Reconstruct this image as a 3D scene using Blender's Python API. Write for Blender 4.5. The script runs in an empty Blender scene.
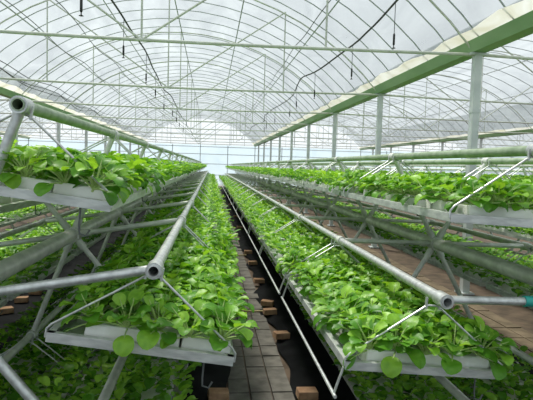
import bpy, math, random
import numpy as np
from mathutils import Vector, Matrix, Euler
random.seed(7); rng = np.random.default_rng(7)
scene = bpy.context.scene
COL = scene.collection
CZ = 1.7                                   # camera height above the ground
F_PX = 518.0; YAW = 0.10847; PITCH = 0.06423; ROLL = 0.03
R = math.radians

# ------------------------------------------------------------------ materials
def new_mat(name):
    m = bpy.data.materials.new(name); m.use_nodes = True
    nt = m.node_tree; nt.nodes.clear()
    out = nt.nodes.new('ShaderNodeOutputMaterial')
    return m, nt, out
def N(nt, t, **k):
    n = nt.nodes.new(t)
    for a, v in k.items():
        if a in n.inputs: n.inputs[a].default_value = v
        else: setattr(n, a, v)
    return n
def rgb(c): return (c[0], c[1], c[2], 1)
def simple(name, c1, c2, scale=20, rough=.5, metal=0, bump=0, detail=3, stretch=None):
    m, nt, out = new_mat(name); L = nt.links.new
    b = N(nt, 'ShaderNodeBsdfPrincipled'); b.inputs['Metallic'].default_value = metal
    b.inputs['Roughness'].default_value = rough
    tc = N(nt, 'ShaderNodeTexCoord'); src = tc.outputs['Object']
    if stretch:
        mp = N(nt, 'ShaderNodeMapping'); mp.inputs['Scale'].default_value = stretch
        L(src, mp.inputs['Vector']); src = mp.outputs['Vector']
    nz = N(nt, 'ShaderNodeTexNoise'); nz.inputs['Scale'].default_value = scale; nz.inputs['Detail'].default_value = detail
    L(src, nz.inputs['Vector'])
    r = N(nt, 'ShaderNodeValToRGB'); r.color_ramp.elements[0].position = .35; r.color_ramp.elements[1].position = .65
    r.color_ramp.elements[0].color = rgb(c1); r.color_ramp.elements[1].color = rgb(c2)
    L(nz.outputs['Fac'], r.inputs['Fac']); L(r.outputs['Color'], b.inputs['Base Color'])
    if bump:
        bp = N(nt, 'ShaderNodeBump'); bp.inputs['Strength'].default_value = bump; bp.inputs['Distance'].default_value = .01
        L(nz.outputs['Fac'], bp.inputs['Height']); L(bp.outputs['Normal'], b.inputs['Normal'])
    L(b.outputs['BSDF'], out.inputs['Surface'])
    return m
M = {}
M['galv'] = simple('galvanised_steel', (.50, .52, .51), (.70, .72, .71), 35, .42, .6)
M['galv_old'] = simple('weathered_galvanised_steel', (.58, .60, .56), (.78, .79, .75), 12, .42, .2)
M['pipe_green'] = simple('green_tinged_pipe', (.24, .33, .20), (.40, .48, .35), 18, .5, .3)
M['tie_green'] = simple('pale_green_paint', (.52, .56, .48), (.64, .67, .60), 8, .55, .1)
M['gutter'] = simple('green_gutter_paint', (.20, .36, .16), (.29, .45, .23), 3, .6, 0, stretch=(1, .3, 1))
M['rib'] = simple('dull_steel_rib', (.36, .40, .40), (.47, .51, .51), 6, .6, .1)
M['white_steel'] = simple('white_painted_steel', (.55, .60, .60), (.66, .70, .70), 6, .5, .1)
M['tray'] = simple('tray_sheet_metal', (.50, .52, .51), (.70, .72, .70), 14, .45, .4, stretch=(1, 1, 4))
M['foam'] = simple('white_foam', (.78, .78, .73), (.93, .93, .91), 9, .85, 0, .35, 5)
M['black_hose'] = simple('black_rubber', (.012, .014, .013), (.03, .03, .03), 10, .55)
M['wire'] = simple('grey_wire', (.10, .11, .11), (.16, .17, .17), 10, .6, .3)
M['cream'] = simple('cream_plastic_sheet', (.55, .53, .42), (.80, .80, .72), 3, .7, 0)
M['brick'] = simple('orange_clay_brick', (.27, .15, .08), (.46, .29, .17), 12, .9, 0, .5)
M['soil'] = simple('brown_earth', (.07, .052, .035), (.14, .10, .068), 5, .95, 0, .6, 6)
M['paver_grey'] = simple('grey_concrete_paver', (.10, .095, .080), (.18, .17, .145), 9, .85, 0, .4, 5)
M['paver_brown'] = simple('brown_concrete_paver', (.12, .09, .055), (.21, .16, .10), 6, .9, 0, .4, 5)
M['black_sheet'] = simple('black_plastic_sheet', (.004, .0045, .005), (.012, .013, .014), 4, .7, 0, .8, 6); M['black_sheet'].node_tree.nodes['Principled BSDF'].inputs['Specular IOR Level'].default_value = .05
M['straw'] = simple('straw_coloured_wood', (.42, .34, .16), (.55, .46, .25), 14, .8)
M['teal'] = simple('teal_tape', (.02, .30, .26), (.03, .38, .33), 30, .5)
M['stalk'] = simple('pale_green_stalk', (.32, .48, .12), (.48, .62, .24), 30, .5)

def leaf_mat():
    m, nt, out = new_mat('leaf'); L = nt.links.new
    at = N(nt, 'ShaderNodeAttribute'); at.attribute_name = 'tint'
    tc = N(nt, 'ShaderNodeTexCoord'); nz = N(nt, 'ShaderNodeTexNoise'); nz.inputs['Scale'].default_value = 45
    L(tc.outputs['Object'], nz.inputs['Vector'])
    oi = N(nt, 'ShaderNodeObjectInfo')
    ad = N(nt, 'ShaderNodeMath', operation='MULTIPLY_ADD'); L(nz.outputs['Fac'], ad.inputs[0]); ad.inputs[1].default_value = .35
    L(at.outputs['Fac'], ad.inputs[2])
    r = N(nt, 'ShaderNodeValToRGB'); e = r.color_ramp.elements
    e[0].position = .12; e[0].color = rgb(LEAF[0]); e[1].position = 1.15 if False else 1.0; e[1].color = rgb(LEAF[2])
    mid = e.new(.58); mid.color = rgb(LEAF[1])
    L(ad.outputs[0], r.inputs['Fac'])
    b = N(nt, 'ShaderNodeBsdfPrincipled'); b.inputs['Roughness'].default_value = .42
    b.inputs['Specular IOR Level'].default_value = .45
    L(r.outputs['Color'], b.inputs['Base Color'])
    t = N(nt, 'ShaderNodeBsdfTranslucent')
    mx = N(nt, 'ShaderNodeMixRGB', blend_type='MULTIPLY'); mx.inputs[0].default_value = 1
    L(r.outputs['Color'], mx.inputs[1]); mx.inputs[2].default_value = (1.5, 1.45, .6, 1)
    L(mx.outputs[0], t.inputs['Color'])
    bp = N(nt, 'ShaderNodeBump'); bp.inputs['Strength'].default_value = .3; bp.inputs['Distance'].default_value = .006
    L(nz.outputs['Fac'], bp.inputs['Height']); L(bp.outputs['Normal'], b.inputs['Normal'])
    ms = N(nt, 'ShaderNodeMixShader'); ms.inputs[0].default_value = .33
    L(b.outputs[0], ms.inputs[1]); L(t.outputs[0], ms.inputs[2]); L(ms.outputs[0], out.inputs['Surface'])
    return m
LEAF = [(.024, .10, .008), (.11, .32, .022), (.38, .66, .07)]
M['leaf'] = leaf_mat()

def film_mat(name, c1, c2, transp, gloss=.04, scale=1.3):
    m, nt, out = new_mat(name); L = nt.links.new
    tc = N(nt, 'ShaderNodeTexCoord')
    mp = N(nt, 'ShaderNodeMapping'); mp.inputs['Scale'].default_value = (1, .35, 1); L(tc.outputs['Object'], mp.inputs['Vector'])
    nz = N(nt, 'ShaderNodeTexNoise'); nz.inputs['Scale'].default_value = scale; nz.inputs['Detail'].default_value = 5; nz.inputs['Distortion'].default_value = 1.2
    L(mp.outputs[0], nz.inputs['Vector'])
    r = N(nt, 'ShaderNodeValToRGB'); r.color_ramp.elements[0].position = .3; r.color_ramp.elements[1].position = .7
    r.color_ramp.elements[0].color = rgb(c1); r.color_ramp.elements[1].color = rgb(c2)
    L(nz.outputs['Fac'], r.inputs['Fac'])
    tl = N(nt, 'ShaderNodeBsdfTranslucent'); L(r.outputs['Color'], tl.inputs['Color'])
    tp = N(nt, 'ShaderNodeBsdfTransparent')
    df = N(nt, 'ShaderNodeBsdfDiffuse'); L(r.outputs['Color'], df.inputs['Color'])
    m0 = N(nt, 'ShaderNodeMixShader'); m0.inputs[0].default_value = .25; L(tl.outputs[0], m0.inputs[1]); L(df.outputs[0], m0.inputs[2])
    m1 = N(nt, 'ShaderNodeMixShader'); m1.inputs[0].default_value = transp
    L(m0.outputs[0], m1.inputs[1]); L(tp.outputs[0], m1.inputs[2]); L(m1.outputs[0], out.inputs['Surface'])
    return m
M['film'] = film_mat('greenhouse_film', (.20, .23, .25), (.36, .40, .42), .44)
M['cream_film'] = film_mat('cream_edge_film', (.72, .69, .52), (.95, .95, .90), .12, scale=3)
M['film_wall'] = film_mat('blue_white_wall_film', (.46, .63, .72), (.58, .74, .81), .42, scale=.5)
M['film_gable'] = film_mat('white_gable_film', (.93, .96, .97), (1, 1, 1), .9, scale=.5)

# ------------------------------------------------------------------ mesh builder
class MB:
    def __init__(s): s.v = []; s.f = []; s.n = 0; s.mi = []
    def add(s, v, f, mi=0):
        v = np.asarray(v, float); s.v.append(v); s.f += [tuple(i + s.n for i in q) for q in f]; s.mi += [mi] * len(f); s.n += len(v)
    def box(s, c, d, mi=0, rz=0, taper=0, mat=None):
        x, y, z = [q / 2 for q in d]
        v = np.array([(a * x * (1 - (taper if e > 0 else 0)), b * y * (1 - (taper if e > 0 else 0)), e * z) for e in (-1, 1) for a, b in ((-1, -1), (1, -1), (1, 1), (-1, 1))])
        if rz: cc, ss = math.cos(rz), math.sin(rz); v = np.stack([v[:, 0] * cc - v[:, 1] * ss, v[:, 0] * ss + v[:, 1] * cc, v[:, 2]], 1)
        s.add(v + np.array(c), [(3, 2, 1, 0), (4, 5, 6, 7), (0, 1, 5, 4), (1, 2, 6, 5), (2, 3, 7, 6), (3, 0, 4, 7)], mi)
    def tube(s, pts, r, n=8, caps=True, mi=0, axis=None):
        P = [np.array(p, float) for p in pts]; k = len(P); V = []
        up = None
        for i in range(k):
            t = P[min(i + 1, k - 1)] - P[max(i - 1, 0)]; t = t / (np.linalg.norm(t) + 1e-12)
            if axis is not None: t = axis; up = np.array([0, 0, 1.]) if abs(t[2]) < .9 else np.array([0, 1., 0])
            if up is None:
                up = np.array([0, 0, 1.]) if abs(t[2]) < .9 else np.array([0, 1., 0])
            a = np.cross(t, up); a /= np.linalg.norm(a) + 1e-12; b = np.cross(a, t); up = b
            rr = r[i] if hasattr(r, '__len__') else r
            for j in range(n):
                w = 2 * math.pi * j / n; V.append(P[i] + rr * (math.cos(w) * a + math.sin(w) * b))
        F = [(i * n + j, i * n + (j + 1) % n, (i + 1) * n + (j + 1) % n, (i + 1) * n + j) for i in range(k - 1) for j in range(n)]
        if caps: F += [tuple(range(n))[::-1], tuple((k - 1) * n + j for j in range(n))]
        s.add(V, F, mi)
    def pipe(s, a, b, r, ri, n=16, mi=0):           # open pipe with a wall thickness
        a = np.array(a, float); b = np.array(b, float); t = b - a; t /= np.linalg.norm(t)
        e = (b - a) * .0
        deep = t * min(.4, np.linalg.norm(b - a) * .45)
        s.tube([a + deep, a, a + t * .0005, b - t * .0005, b, b - deep], [ri, ri, r, r, ri, ri], n, True, mi, t)
    def ring(s, a, b, r, ri, n=16, mi=0):           # sleeve, open right through
        a = np.array(a, float); b = np.array(b, float)
        s.tube([a, a, b, b, a], [ri, r, r, ri, ri], n, False, mi, (b - a) / np.linalg.norm(b - a))
    def build(s, name, mat, parent=None, smooth=True, angle=40):
        me = bpy.data.meshes.new(name)
        me.from_pydata(np.concatenate(s.v).tolist(), [], s.f)
        for mm in (mat if isinstance(mat, (list, tuple)) else [mat]): me.materials.append(mm)
        if any(s.mi): me.polygons.foreach_set('material_index', s.mi)
        if smooth:
            me.polygons.foreach_set('use_smooth', [True] * len(me.polygons))
            me.set_sharp_from_angle(angle=R(angle))
        me.update()
        o = bpy.data.objects.new(name, me); COL.objects.link(o)
        if parent: o.parent = parent
        return o
def tag(o, label=None, cat=None, group=None, kind=None):
    for k, v in (('label', label), ('category', cat), ('group', group), ('kind', kind)):
        if v: o[k] = v
    return o
def empty(name, loc=(0, 0, 0)):
    e = bpy.data.objects.new(name, None); e.location = loc; e.empty_display_size = .05; COL.objects.link(e); return e
def clone(o, parent=None):
    c = o.copy(); COL.objects.link(c); c.parent = parent
    for ch in o.children: clone(ch, c)
    return c
ORD = ['first', 'second', 'third', 'fourth', 'fifth', 'sixth', 'seventh', 'eighth', 'ninth', 'tenth', 'eleventh', 'twelfth', 'thirteenth', 'fourteenth', 'fifteenth', 'sixteenth', 'seventeenth', 'eighteenth', 'nineteenth', 'twentieth', 'twenty-first', 'twenty-second']

# ------------------------------------------------------------------ ground
Y0, Y1 = -3.0, 43.0
XL, XR = -23.4, 21.6
b = MB(); b.box((0, 20, -.06), (60, 56, .1)); tag(b.build('floor', M['soil']), 'bare brown earth floor of the greenhouse', kind='structure')
def pavers(name, x0, x1, nc, ln, mat, y0=-1, y1=40, lab=''):
    b = MB(); w = (x1 - x0) / nc; y = y0; k = 0
    while y < y1:
        for c in range(nc):
            g = .009
            dz = random.uniform(-.004, .004)
            b.box((x0 + (c + .5) * w, y + ln / 2, .0 + dz), (w - g, ln - g, .03), rz=random.uniform(-.012, .012), taper=.03)
        y += ln
    b2 = b.build(name, mat); tag(b2, lab, kind='structure'); return b2
pavers('floor_path', .165, .655, 3, .25, M['paver_grey'], lab='grey concrete paver path down the middle aisle')
pavers('floor_side_path', 2.90, 3.45, 3, .33, M['paver_brown'], lab='brown paver path beyond the right rack')
pavers('floor_outer_path', -7.4, -5.6, 6, .33, M['paver_brown'], lab='brown paver path beyond the left rack')
def sheet(name, x0, x1, edge_side, lab):
    nx, ny = 46, 420; b = MB(); V = []
    for j in range(ny + 1):
        y = -1 + 41 * j / ny
        for i in range(nx + 1):
            u = i / nx; x = x0 + (x1 - x0) * u
            e = (1 - u) if edge_side < 0 else u      # 1 at the path edge
            wob = .07 * math.sin(y * 2.1 + 1) * math.sin(y * .73) + .035 * math.sin(y * 6.3)
            x += -edge_side * 0 + (wob if e > .9 else 0) * (e - .9) * 10
            z = .022 + .018 * (math.sin(x * 9 + 2 * math.sin(y * 3.1)) * math.sin(y * 4.7 + x * 3) + 1) * .5 + .014 * random.random()
            if e > .96: z = .016
            V.append((x, y, z))
    F = [(j * (nx + 1) + i, j * (nx + 1) + i + 1, (j + 1) * (nx + 1) + i + 1, (j + 1) * (nx + 1) + i) for j in range(ny) for i in range(nx)]
    b.add(V, F); return tag(b.build(name, M['black_sheet'], angle=180), lab, 'plastic sheet')
sheet('ground_sheet', .665, 2.95, -1, 'wrinkled black plastic sheet under the right rack')
sheet('ground_sheet', -3.6, .17, 1, 'wrinkled black plastic sheet under the left rack')

# bricks holding the sheet edges down: (x, y, turn)
GB = 'clay bricks weighing down the black sheet'
def brick(x, y, rz, lab, z=.05):
    b = MB(); b.box((0, 0, 0), (.15, .10, .06), taper=.04)
    o = b.build('clay_brick', M['brick']); m = o.modifiers.new('edge', 'BEVEL'); m.width = .006; m.segments = 2
    o.location = (x, y, z + .02); o.rotation_euler = (random.uniform(-.05, .05), random.uniform(-.05, .05), rz)
    tag(o, lab, 'brick', GB)
bl = BRICKS = [(.73, 3.60, .05), (.72, 4.90, .25), (.70, 5.72, .1), (.71, 6.08, -.3), (.72, 7.29, .2), (.74, 8.65, .1), (.74, 9.75, 0), (.80, 13.71, .2), (.84, 16.7, 0), (.86, 21.8, .3)]
for i, (x, y, a) in enumerate(bl):
    brick(x, y, a, f'orange clay brick on black sheet right of the path, {ORD[i]} from the near end')
for i, (x, y, a) in enumerate([(.09, 3.61, .05), (-2.17, 5.77, .6), (-2.16, 6.22, .2), (-2.13, 6.61, 0)]):
    brick(x, y, a, ['orange clay brick at the left edge of the path below the left tray', 'orange clay brick lying askew on black sheet beyond the left rack', 'orange clay brick beside the askew one beyond the left rack', 'orange clay brick third in the row of three beyond the left rack'][i])
for i, y in enumerate((5.85, 9.6)):
    b = MB(); b.tube([(.2, y, .03), (.45, y + .01, .032), (.70, y, .035)], .012, 8)
    tag(b.build('wooden_batten', M['straw']), ['thin straw coloured batten across the path, the nearer one', 'thin straw coloured batten across the path, the farther one'][i], 'batten', 'battens across the path')

# ------------------------------------------------------------------ greenhouse shell
GZ = CZ + 1.64                                    # gutter / tie height
RISE = 2.1; HALF = 4.5
spans = [(-14.4 - 4.5 - 0, 1), ]
centres = [-18.9, -9.9, -.9, 8.1, 17.1]
def arch_pt(cx, t, off=0):                        # t in -1..1, circular segment
    r = (HALF * HALF + RISE * RISE) / (2 * RISE); a = math.asin(HALF / r) * t
    return (cx + (r + off) * math.sin(a), GZ + (r + off) * math.cos(a) - (r - RISE))
names = {-18.9: 'far left', -9.9: 'left', -.9: 'middle', 8.1: 'right', 17.1: 'far right'}
for k, cx in enumerate(centres):
    n = 28; ys = np.arange(Y0, Y1 + .01, .8); V = []; F = []
    for j, y in enumerate(ys):
        for i in range(n + 1):
            x, z = arch_pt(cx, -1 + 2 * i / n, .02 + random.uniform(-.004, .004)); V.append((x, y, z))
    F = [(j * (n + 1) + i, j * (n + 1) + i + 1, (j + 1) * (n + 1) + i + 1, (j + 1) * (n + 1) + i) for j in range(len(ys) - 1) for i in range(n)]
    b = MB(); b.add(V, F); tag(b.build('ceiling' if k == 0 else f'ceiling', M['film'], angle=180), f'translucent white film roof of the {names[cx]} span', kind='structure')
    b = MB()
    for y in ys:
        b.tube([(arch_pt(cx, -1 + 2 * i / 18)[0], y, arch_pt(cx, -1 + 2 * i / 18)[1]) for i in range(19)], .0105, 6)
    tag(b.build('ceiling_rib', M['rib']), f'thin steel arch ribs under the {names[cx]} span film', kind='structure')
    b = MB()
    for t in (-.62, -.30, 0, .30, .62):
        x, z = arch_pt(cx, t, -.03); b.tube([(x, Y0, z), (x, Y1, z)], .014, 6)
    tag(b.build('ceiling_purlin', M['rib']), f'thin lengthwise purlins under the {names[cx]} span roof', kind='structure')
frames = [2.78 + 4.1 * k for k in range(10)]      # 2.78, 6.88, 10.98 ...
for cx in centres:
    for fi, y in enumerate(frames):
        b = MB(); zt = GZ - .02
        pts = [(cx - HALF + 9 * i / 12, y, zt - .05 * math.sin(math.pi * i / 12)) for i in range(13)]
        b.tube(pts, .022, 8)
        def top(x):
            t = 0.
            lo, hi = -1., 1.
            for _ in range(30):
                t = (lo + hi) / 2
                if arch_pt(cx, t)[0] < x: lo = t
                else: hi = t
            return arch_pt(cx, t)[1]
        px = [cx - 2.42, cx - .02, cx + 2.38]
        for x in px: b.tube([(x, y, zt - .05), (x, y, top(x))], .014, 6)
        b.tube([(px[1], y, zt - .05), (px[2], y, top(px[2]))], .015, 6); b.tube([(px[1], y, zt - .05), (px[0], y, top(px[0]))], .015, 6)
        # heavier arch at each frame
        b.tube([(arch_pt(cx, -1 + 2 * i / 18, -.03)[0], y, arch_pt(cx, -1 + 2 * i / 18, -.03)[1]) for i in range(19)], .016, 8)
        tag(b.build('roof_truss', M['tie_green']), f'pale tie bar truss of the {names[cx]} span, {ORD[fi]} from the near end', kind='structure')
gut = {-14.4: 'far left', -5.4: 'left', 3.6: 'right', 12.6: 'far right'}
for gx in (-23.4, -14.4, -5.4, 3.6, 12.6, 21.6):
    b = MB()
    prof = [(-.15, .15), (-.095, 0), (.095, 0), (.15, .15), (.135, .15), (.088, .015), (-.088, .015), (-.135, .15)]
    V = [(gx + p[0], y, GZ + .0 + p[1]) for y in (Y0, Y1) for p in prof]
    b.add(V, [(i, (i + 1) % 8, 8 + (i + 1) % 8, 8 + i) for i in range(8)] + [tuple(range(8))[::-1], tuple(range(8, 16))])
    tag(b.build('gutter', M['gutter'], smooth=False), 'green valley gutter over the outermost side wall' if gx not in gut else f'green valley gutter along the {gut[gx]} column row', kind='structure')
    if gx in gut:
        b = MB()
        for sx in (-1, 1):
            n = 120; V = []
            for j in range(n + 1):
                y = Y0 + (Y1 - Y0) * j / n; d = .03 * math.sin(j * 1.7) + .02 * math.sin(j * .61)
                V += [(gx + sx * .14, y, GZ + .15), (gx + sx * (.28 + d), y, GZ + .235 + d * .4)]
            b.add(V, [(2 * j, 2 * j + 1, 2 * j + 3, 2 * j + 2) for j in range(n)])
        tag(b.build('gutter_flashing', M['cream_film'], angle=180), f'crinkled cream plastic strips along the {gut[gx]} gutter', kind='structure')
    for fi, y in enumerate(frames):
        b = MB(); s = .10
        b.box((0, 0, GZ / 2), (s, s, GZ)); b.box((0, 0, .01), (.2, .2, .02)); b.box((0, 0, GZ - .02), (.26, .14, .03))
        for z in (2.55, 1.9): b.box((0, 0, z), (s + .014, s + .014, .05))
        o = b.build('column', M['white_steel'], smooth=False); o.location = (gx, y, 0)
        tag(o, 'white square steel column', kind='structure')
# walls
def wallgrid(name, a, bb, z1, lab, mat, fmat=M['rib'], npost=12, zs=(.9, 1.8, 2.6, 3.2)):
    a = np.array(a, float); bb = np.array(bb, float)
    m = MB(); nu = 40; V = []
    for j in range(2):
        for i in range(nu + 1):
            p = a + (bb - a) * i / nu; V.append((p[0], p[1], j * z1))
    m.add(V, [(i, i + 1, nu + 2 + i, nu + 1 + i) for i in range(nu)])
    tag(m.build(name, mat), lab, kind='structure')
    m = MB()
    for i in range(npost + 1):
        p = a + (bb - a) * i / npost; m.tube([(p[0], p[1], 0), (p[0], p[1], z1)], .03, 6)
    for z in zs: m.tube([(a[0], a[1], z), (bb[0], bb[1], z)], .022, 6)
    tag(m.build(name + '_frame', fmat), 'steel posts and rails of that wall', kind='structure')
wallgrid('wall_far', (XL, Y1), (XR, Y1), GZ, 'pale blue film end wall of the greenhouse', M['film_wall'], npost=20)
wallgrid('wall_left', (XL, Y0), (XL, Y1), GZ, 'pale blue film side wall', M['film_wall'])
wallgrid('wall_right', (XR, Y0), (XR, Y1), GZ, 'pale blue film side wall', M['film_wall'])
wallgrid('wall_near', (XL, Y0), (XR, Y0), GZ, 'pale film wall behind the viewpoint', M['film_wall'])
for cx in centres:
    for nm, yy in (('far', Y1), ('near', Y0)):
        m = MB(); n = 24
        V = [(arch_pt(cx, -1 + 2 * i / n, .01)[0], yy, arch_pt(cx, -1 + 2 * i / n, .01)[1]) for i in range(n + 1)]
        m.add(V, [tuple(range(n + 1))]); tag(m.build(f'wall_{nm}_gable', M['film_gable'], smooth=False), f'white film gable of the {names[cx]} span', kind='structure')
        if nm == 'far':
            m = MB()
            for x in np.arange(cx - 3.6, cx + 3.7, 1.2):
                lo = [t for t in np.linspace(-1, 1, 81) if arch_pt(cx, t)[0] >= x][0]
                m.tube([(x, yy - .03, GZ), (x, yy - .03, arch_pt(cx, lo)[1])], .018, 6)
            m.tube([(cx - 3.3, yy - .03, GZ + .9), (cx + 3.3, yy - .03, GZ + .9)], .018, 6)
            tag(m.build('wall_far_gable_frame', M['rib']), f'thin studs of the {names[cx]} far gable', kind='structure')

# ------------------------------------------------------------------ hoses, wires, misting droppers
def cable(name, x, z, sag, r, mat, lab, cat, ph=0, xw=.05, y0=1.2):
    pts = []
    y = y0
    while y < 41:
        u = ((y - 2.78) / 4.1) % 1
        pts.append((x + xw * math.sin(y * .9 + ph), y, z - sag * math.sin(math.pi * u) + .02 * math.sin(y * 2.3 + ph))); y += .34
    m = MB(); m.tube(pts, r, 6); return tag(m.build(name, mat), lab, cat), pts
hz = CZ + 1.86
_, hl = cable('misting_hose', -1.16, hz, .03, .013, M['black_hose'], 'black misting hose slung under the roof left of centre', 'hose', 0, .04)
_, hr = cable('misting_hose', 1.96, hz + .02, .07, .013, M['black_hose'], 'black wavy misting hose slung under the roof right of centre', 'hose', 1.3, .10)
cable('roof_wire', -2.55, CZ + 1.95, .05, .006, M['wire'], 'thin dark wire strung along the roof left of the misting hose', 'wire', 2, .02)
cable('roof_wire', -1.95, CZ + 1.98, .05, .006, M['wire'], 'thin dark wire nearest the left misting hose', 'wire', 2.4, .02)
cable('roof_wire', 1.75, CZ + 2.6, .03, .008, M['wire'], 'straight dark wire high above the right misting hose', 'wire', 0, .01)
for i, (x, z) in enumerate(((-4.25, 1.97), (-4.32, 1.88), (-4.2, 1.80))):
    cable('power_cable', x, CZ + z, .05 + .05 * i, .009, M['black_hose'], f'dark sagging cable beside the left gutter, {["highest", "middle", "lowest"][i]} of the three', 'cable', i, .05)
def dropper():
    e = empty('mist_sprinkler')
    m = MB(); m.tube([(0, 0, 0), (0, 0, -.36)], .0045, 6); m.build('drop_wire', M['wire'], e)
    m = MB(); m.tube([(0, 0, -.34), (0, 0, -.35), (0, 0, -.46), (0, 0, -.47)], [.006, .013, .013, .006], 8); m.build('black_valve', M['black_hose'], e)
    m = MB(); m.tube([(0, 0, -.465), (0, 0, -.49), (0, 0, -.50), (0, 0, -.505)], [.005, .006, .024, .008], 8); m.build('nozzle', M['black_hose'], e)
    return e
d0 = None
for side, pts, ys in (('left', hl, [4.95, 7.0, 9.1, 11.1, 13.2, 15.3, 17.3, 19.4, 21.4]), ('right', hr, [3.5, 5.5, 7.7, 9.7, 11.8, 13.9, 16, 18, 20])):
    for i, y in enumerate(ys):
        p = min(pts, key=lambda q: abs(q[1] - y))
        if d0 is None: d0 = dropper(); o = d0
        else: o = clone(d0)
        o.location = p
        tag(o, f'black mist sprinkler dangling from the {side} misting hose, {ORD[i]} from the near end', 'sprinkler', 'mist sprinklers under the roof')

# ------------------------------------------------------------------ rotating racks
BAY = 1.75; NB = 19; RAD = .75
def ring_deg(a0): return [a0 + 60 * k for k in range(6)]
def make_rack(hx, hz, y0, degs, mats, label, nb=NB):
    root = empty('rotating_rack', (hx, y0, 0)); tag(root, label, 'plant rack', 'six-armed rotating plant racks')
    L = nb * BAY
    m = MB(); m.pipe((0, -.12, hz), (0, L + .1, hz), .044, .037, 20); m.build('shaft', M['galv_old'], root)
    P = [(RAD * math.cos(R(d)), RAD * math.sin(R(d))) for d in degs]
    for k, (px, pz) in enumerate(P):
        m = MB(); m.pipe((px, -.045, hz + pz), (px, L, hz + pz), .0235, .0185, 16)
        o = m.build('long_pipe', mats[k], root)
    for w in range(nb + 1):
        y = w * BAY
        m = MB(); m.ring((0, y - .05, hz), (0, y + .05, hz), .054, .0435, 18)
        hub = m.build('hub', M['galv_old'], root)
        if w < 12:
            for k, (px, pz) in enumerate(P):
                u = np.array((px, pz)) / RAD
                m = MB(); m.tube([(u[0] * .05, y, hz + u[1] * .05), (px - u[0] * .024, y, hz + pz - u[1] * .024)], .0185, 12)
                m.ring((px, y - .040, hz + pz), (px, y + .040, hz + pz), .031, .022, 18)
                m.tube([(u[0] * .055, y, hz + u[1] * .055), (u[0] * .12, y, hz + u[1] * .12)], .026, 12)
                m.build('spoke', M['galv'] if w == 0 else M['galv_old'], hub)
        else:
            m = MB()
            for k, (px, pz) in enumerate(P): m.tube([(0, y, hz), (px, y, hz + pz)], .0205, 6)
            m.build('spoke_wheel', M['galv_old'], hub)
    return root, P
TW, TL, TD = .70, 1.66, .33                       # tray width, length, drop below the pipe
def tray_proto():
    e = empty('growing_tray')
    m = MB(); h = .034; w = TW / 2; l = TL / 2; t = .003; zb = -TD
    m.box((0, 0, zb), (TW, TL, t))
    for s in (-1, 1):
        m.box((s * w, 0, zb + h / 2), (t, TL, h)); m.box((s * (w - .012), 0, zb + h), (.026, TL, t))
        m.box((0, s * l, zb + h / 2), (TW, t, h)); m.box((0, s * (l - .012), zb + h), (TW, .026, t))
    m.build('pan', M['tray'], e, smooth=False)
    for yy in (-l + .004, l - .004):
        m = MB(); pts = []
        m.tube([(-w - .004, yy, zb + .015), (-w - .004, yy, zb + .048), (-w + .012, yy, zb + .068), (-.035, yy, -.038), (-.018, yy, -.030), (.018, yy, -.030), (.035, yy, -.038), (w - .012, yy, zb + .068), (w + .004, yy, zb + .048), (w + .004, yy, zb + .015)], .0048, 8)
        for s in (-1, 1): m.box((s * .03, yy, -.02), (.008, .012, .05))
        m.build('hanger_rod', M['galv'], e)
    return e
def rnd_foam(wd, ln, name='foam_board'):
    m = MB(); h = .072
    m.box((0, 0, h / 2), (wd, ln, h), taper=.03)
    o = m.build(name, M['foam'], None); md = o.modifiers.new('edge', 'BEVEL'); md.width = .007; md.segments = 2
    return o
tp = None; fp = {}
plants = []                                       # (x, y, z, side, row, bay, ix, iy)
boards = []
ROWN = {0: 'middle aisle-side', 1: 'upper aisle-side', 2: 'upper outer', 3: 'middle outer', 4: 'lowest outer', 5: 'lowest aisle-side'}
ROWN_L = ROWN
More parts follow.
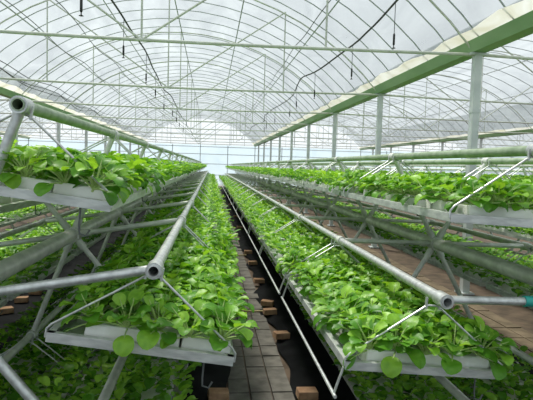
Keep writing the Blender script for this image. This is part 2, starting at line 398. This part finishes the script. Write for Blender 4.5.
def fill_rack(side, hx, hz, y0, P, tilts, nbs, offs):
    global tp
    for k, (px, pz) in enumerate(P):
        for bay in range(nbs[k]):
            cy = y0 + (bay + .5) * BAY - .035; cx = hx + px - (.035 if side == 'right' and k == 0 else 0); cz = hz + pz
            if tp is None: tp = tray_proto(); o = tp
            else: o = clone(tp)
            tl = tilts[k] + (random.uniform(-.015, .015) if bay else 0)
            o.location = (cx, cy, cz); o.rotation_euler = (0, tl, 0)
            tag(o, f"grey metal tray in the {side} rack's {ROWN[k]} row, {ORD[bay]} from the near end", 'tray', 'growing trays hung in the racks')
            if side == 'right' and k == 0:
                m = MB(); w = TW / 2
                m.tube([(-w - .03, -TL / 2, -TD - .12), (-w - .03, TL / 2, -TD - .12)], .008, 8)
                for yy in (-TL / 2 + .03, TL / 2 - .03): m.tube([(-w, yy, -TD), (-w - .03, yy, -TD - .12)], .006, 6)
                m.build('lower_rail', M['galv'], o)
            if side == 'left' and k == 0 and bay == 0:
                m = MB(); m.tube([(.24, -TL / 2 + .02, -TD), (.245, -TL / 2 + .02, -TD - .07), (.25, -TL / 2 + .02, -TD - .10), (.275, -TL / 2 + .02, -TD - .105), (.285, -TL / 2 + .02, -TD - .08)], .004, 6)
                m.build('wire_hook', M['wire'], o)
            mat = Matrix.Translation((cx, cy, cz)) @ Matrix.Rotation(tl, 4, 'Y')
            near = bay < 4; nbd = 4 if near else 1; ln = (TL - .06) / nbd
            for j in range(nbd):
                cols = ((-.09, .37), (.195, .20)) if (bay == 0 and k < 2 and len(side) < 6) else ((0, .57 if bay == 0 else .50),)
                for ci, (ox, wd) in enumerate(cols):
                    jx = random.uniform(-.02, .02) if near and bay else 0
                    who = f"the {ORD[bay]} tray, {side} rack {ROWN[k]} row"
                    if len(cols) == 2: lab = f"{['wide', 'narrow'][ci]} white foam board, {ORD[j]} along {who}"
                    elif near: lab = f"white foam board, {ORD[j]} along {who}"
                    else: lab = f"long white foam board in {who}"
                    boards.append((cy - TL / 2 + j * ln + [0, .5, 6, 6, 6, 3][k] + (5 if 'outer' in side else 0), wd, ln, mat @ Vector((ox + offs[k] + jx, -TL / 2 + .03 + (j + .5) * ln, -TD + .004)), (0, tl, random.uniform(-.03, .03) if near and bay else 0), lab))
            ny, nx = 14, 5
            for iy in range(ny):
                for ix in range(nx):
                    hw = .245 if bay == 0 and k < 2 and len(side) < 6 else .275; x = -hw + 2 * hw * ix / (nx - 1) + offs[k] + random.uniform(-.012, .012); y = -TL / 2 + .06 + (TL - .12) * iy / (ny - 1) + random.uniform(-.02, .02)
                    p = mat @ Vector((x, y, -TD + .07))
                    plants.append((p.x, p.y, p.z, side, k, bay, ix, iy))
def place_boards():
    boards.sort(key=lambda q: q[0]); rest = MB()
    for i, (_, wd, ln, loc, rot, lab) in enumerate(boards):
        if i < 290:
            key = (round(wd, 3), round(ln, 3))
            if key not in fp: fp[key] = rnd_foam(wd - .004, ln - .012); f = fp[key]
            else: f = clone(fp[key])
            f.location = loc; f.rotation_euler = rot
            tag(f, lab, 'foam board', 'foam boards in the growing trays')
        else: rest.box((loc.x, loc.y, loc.z + .036), (wd - .004, ln - .012, .072), taper=.03)
    tag(rest.build('foam_boards', M['foam'], smooth=False), 'white foam boards under the plants of the farthest trays', 'foam boards', kind='stuff')
galv = M['galv']; gr = M['pipe_green']
LH = (-.94, CZ - .51, 1.94); RH = (1.74, CZ - .553, 2.07)
degL = ring_deg(9.0); degR = [179 - 60 * k for k in range(6)]
rl, PL = make_rack(LH[0], LH[1], LH[2], degL, [galv, gr, gr, M['galv_old'], M['galv_old'], M['galv_old']], 'galvanised six-armed rotating rack on the left side of the aisle')
rr, PR = make_rack(RH[0], RH[1], RH[2], degR, [galv, gr, gr, M['galv_old'], M['galv_old'], M['galv_old']], 'galvanised six-armed rotating rack on the right side of the aisle')
oldm = [M['galv_old']] * 6
OLX, ORX = -3.62, 4.95
rl2, PL2 = make_rack(OLX, CZ - .53, 1.94, ring_deg(3), oldm, 'weathered six-armed rotating rack behind the left one, beyond a narrow aisle')
rr2, PR2 = make_rack(ORX, CZ - .553, 2.07, [175 - 60 * k for k in range(6)], oldm, 'weathered six-armed rotating rack beyond the right one and the white columns')
fill_rack('left', LH[0], LH[1], LH[2], PL, [.145, .13, .08, .05, .05, .06], [19, 19, 12, 12, 12, 19], [.045, .03, 0, 0, 0, 0])
fill_rack('right', RH[0], RH[1], RH[2], PR, [.075, .05, .04, .03, .03, .03], [19, 19, 12, 12, 12, 19], [.02, .02, 0, 0, 0, 0])
fill_rack('outer left', OLX, CZ - .53, 1.94, PL2, [.04] * 6, [14, 14, 14, 0, 0, 14], [0] * 6)
fill_rack('outer right', ORX, CZ - .553, 2.07, PR2, [.04] * 6, [14, 14, 14, 0, 0, 14], [0] * 6)
place_boards()
# teal tape wrapped round the near arm of the right rack
hx, hzz, yy = RH[0], RH[1], RH[2]
m = MB(); m.tube([(-.385, 0, hzz + .385 * math.tan(R(1))), (-.30, 0, hzz + .30 * math.tan(R(1)))], .0235, 14)
m.build('teal_tape', M['teal'], [c for c in rr.children if c.name.startswith('hub')][0])

# ------------------------------------------------------------------ plants
def leaf_geo(nu, nv, L, W, pl, lean, az, droop, cup, wave, rg):
    """blade grid + petiole; returns blade verts, faces, petiole points"""
    # petiole rises with lean from vertical, blade continues and arches outwards
    base = np.array([0, 0, 0.]); th = lean
    pts = [base]; p = base.copy(); n = 4
    for i in range(n):
        p = p + pl / n * np.array([math.sin(th), 0, math.cos(th)]); pts.append(p.copy()); th += .10
    V = []; q = p.copy(); t = th
    for i in range(nu + 1):
        u = i / nu
        w = W * .5 * (math.sin(math.pi * min(1, u * .93 + .06)) ** .62) * (.86 + .25 * u) if u < 1 else W * .10
        nrm = np.array([-math.cos(t), 0, math.sin(t)])
        for j in range(nv + 1):
            s = -1 + 2 * j / nv
            c = q + np.array([0, s * w, 0]) + nrm * (cup * abs(s) ** 1.6 * w + wave * math.sin(u * 9 + s * 3 + az) * w * .35)
            V.append(c)
        q = q + L / nu * np.array([math.sin(t), 0, math.cos(t)]); t += droop / nu
    F = [(i * (nv + 1) + j, (i + 1) * (nv + 1) + j, (i + 1) * (nv + 1) + j + 1, i * (nv + 1) + j + 1) for i in range(nu) for j in range(nv)]
    ca, sa = math.cos(az), math.sin(az); Rz = np.array([[ca, -sa, 0], [sa, ca, 0], [0, 0, 1]])
    return np.array(V) @ Rz.T, F, np.array(pts) @ Rz.T
def plant_geo(seed, nu, nv, nl, scale=1.):
    rg = random.Random(seed); V = []; F = []; T = []; n = 0; st = []
    for i in range(nl):
        az = i * 2.4 + rg.uniform(-.4, .4); inner = i / nl
        pl = rg.uniform(.055, .120) * (1 - .25 * inner) * scale; lean = .72 - .55 * inner + rg.uniform(-.12, .16)
        Lf = rg.uniform(.052, .080) * (1 - .25 * inner) * scale; W = Lf * rg.uniform(.82, 1.02)
        if i < 4: lean = rg.uniform(.85, 1.25); pl *= .75
        v, f, p = leaf_geo(nu, nv, Lf, W, pl, lean, az, rg.uniform(.7, 1.6), rg.uniform(.10, .45), rg.uniform(.05, .35), rg)
        V.append(v); F += [tuple(a + n for a in q) for q in f]; n += len(v)
        T += [min(1, max(0, .34 + .30 * inner + rg.uniform(-.25, .25)))] * len(v); st.append(p)
    return np.concatenate(V), F, np.array(T), st
def mesh_from(name, V, F, T, mat):
    me = bpy.data.meshes.new(name)
    V = np.asarray(V, np.float32); F = np.asarray(F, np.int32)
    me.vertices.add(len(V)); me.vertices.foreach_set('co', V.ravel())
    me.loops.add(F.size); me.loops.foreach_set('vertex_index', F.ravel())
    me.polygons.add(len(F)); me.polygons.foreach_set('loop_start', np.arange(0, F.size, 4, dtype=np.int32))
    me.polygons.foreach_set('use_smooth', np.ones(len(F), bool))
    me.update(calc_edges=True)
    a = me.attributes.new('tint', 'FLOAT', 'POINT'); a.data.foreach_set('value', np.asarray(T, np.float32))
    me.materials.append(mat); return me
# which 300 show largest: nearest rows facing the viewer
def show(p):
    x, y, z, side, k, bay, ix, iy = p
    d = math.sqrt(x * x + y * y + (CZ - z) ** 2)
    pen = {0: 1.0, 1: 1.0, 2: 1.9, 3: 2.4, 4: 2.6, 5: 1.7}[k]
    if 'outer' in side: pen *= 3
    if side == 'left' and k == 1: pen = 1.15 + (.7 if ix < 2 and iy > 3 else 0)
    # out of frame on either side
    u = x / y; 
    if u < -.52 or u > .66 or (z - CZ) / y < -.52: pen *= 6
    return d * pen
order = sorted(range(len(plants)), key=lambda i: show(plants[i]))
near_ids = set(order[:300])
def edge_lean(ix, iy, e=.72):
    return {0: -e, 4: e}.get(ix, 0), {0: -.22, 13: .25}.get(iy, 0)
protos = []
for s in range(10):
    V, F, T, st = plant_geo(100 + s, 7, 6, 18)
    me = mesh_from('foliage', V, F, T, M['leaf'])
    e = empty('leafy_seedling'); fo = bpy.data.objects.new('foliage', me); COL.objects.link(fo); fo.parent = e
    m = MB()
    for p in st: m.tube(p.tolist() + [(p[-1] + (p[-1] - p[-2]) * 1.2).tolist()], [.0042, .0036, .003, .0026, .0024, .001], 6)
    m.tube([(0, 0, -.01), (0, 0, .02)], [.006, .004], 6)
    so = m.build('stalks', M['stalk'], e); protos.append(e)
used = [False] * 10
for c, i in enumerate(sorted(near_ids)):
    x, y, z, side, k, bay, ix, iy = plants[i]; s = (i * 7 + iy * 3 + ix) % 10
    if used[s]: o = clone(protos[s])
    else: o = protos[s]; used[s] = True
    sc = random.uniform(1.05, 1.3) if bay == 0 and k == 0 else random.uniform(.9, 1.2)
    o.location = (x, y, z); qx, qy = edge_lean(ix, iy, .30 if bay == 0 and k < 2 else .72); o.rotation_euler = (Euler((0, 0, random.uniform(0, 6.28))).to_matrix().to_4x4()).to_euler(); o.rotation_euler = (Euler((-qy + random.uniform(-.12, .12), qx + random.uniform(-.12, .12), 0)).to_matrix() @ o.rotation_euler.to_matrix()).to_euler(); o.scale = (sc, sc, sc)
    col = ix if side == 'right' else 4 - ix       # counted from the aisle
    tag(o, f"leafy seedling, {side} rack {ROWN_L[k]} row tray {ORD[bay]}, {ORD[iy]} row back, {ORD[col]} from aisle", 'seedling', 'leafy green seedlings in the foam boards')
for s in range(10):
    if not used[s]:
        for ch in list(protos[s].children): bpy.data.objects.remove(ch)
        bpy.data.objects.remove(protos[s])
# the rest as one mass
lods = [(9.0, [plant_geo(200 + s, 4, 4, 12) for s in range(8)]), (18.0, [plant_geo(300 + s, 3, 2, 9, 1.05) for s in range(8)]), (99., [plant_geo(400 + s, 2, 2, 7, 1.08) for s in range(8)])]
Vs, Fs, Ts = [], [], []; n = 0
for i, (x, y, z, side, k, bay, ix, iy) in enumerate(plants):
    if i in near_ids: continue
    G = [g for lim, g in lods if y < lim][0]; V, F, T, st = G[rng.integers(8)]
    a = rng.uniform(0, 6.28); ca, sa = math.cos(a), math.sin(a); sc = rng.uniform(.85, 1.15)
    tx, ty = rng.uniform(-.12, .12, 2) + np.array(edge_lean(ix, iy))
    W = V * sc; W = np.stack([W[:, 0] * ca - W[:, 1] * sa, W[:, 0] * sa + W[:, 1] * ca, W[:, 2]], 1)
    W = W + np.stack([W[:, 2] * tx, W[:, 2] * ty, W[:, 2] * 0], 1) + np.array((x, y, z))
    Vs.append(W); Fs.append(np.asarray(F) + n); Ts.append(np.clip(T + rng.uniform(-.12, .12), 0, 1)); n += len(W)
me = mesh_from('leafy_seedlings', np.concatenate(Vs), np.concatenate(Fs), np.concatenate(Ts), M['leaf'])
o = bpy.data.objects.new('leafy_seedlings', me); COL.objects.link(o)
tag(o, 'dense rows of leafy green seedlings filling the farther rack trays', 'seedlings', kind='stuff')
print('plants', len(plants), 'verts', n)

# ------------------------------------------------------------------ light, sky, camera
w = bpy.data.worlds.new('sky'); scene.world = w; w.use_nodes = True
bg = w.node_tree.nodes['Background']; bg.inputs[0].default_value = (.90, .96, 1, 1); bg.inputs[1].default_value = 1.05
sd = bpy.data.lights.new('sun', 'SUN'); sd.energy = 8.0; sd.angle = R(10); sd.color = (1, .96, .88)
so = bpy.data.objects.new('sun', sd); COL.objects.link(so); so.rotation_euler = (R(-22), R(-14), 0)
cam = bpy.data.cameras.new('camera'); cam.sensor_width = 36; cam.lens = 36 * F_PX / 533; cam.clip_start = .05; cam.clip_end = 300
co = bpy.data.objects.new('camera', cam); COL.objects.link(co); scene.camera = co
Fv = Vector((math.sin(YAW) * math.cos(PITCH), math.cos(YAW) * math.cos(PITCH), -math.sin(PITCH)))
Rv = Vector((math.cos(YAW), -math.sin(YAW), 0)); Uv = Rv.cross(Fv)
X = math.cos(ROLL) * Rv + math.sin(ROLL) * Uv; U = X.cross(Fv)
co.matrix_world = Matrix((( X.x, U.x, -Fv.x, 0), (X.y, U.y, -Fv.y, 0), (X.z, U.z, -Fv.z, CZ), (0, 0, 0, 1)))
vs = scene.view_settings; vs.view_transform = 'Standard'; vs.look = 'None'; vs.gamma = 1; vs.exposure = .0
scene.cycles.max_bounces = 10; scene.cycles.transparent_max_bounces = 24
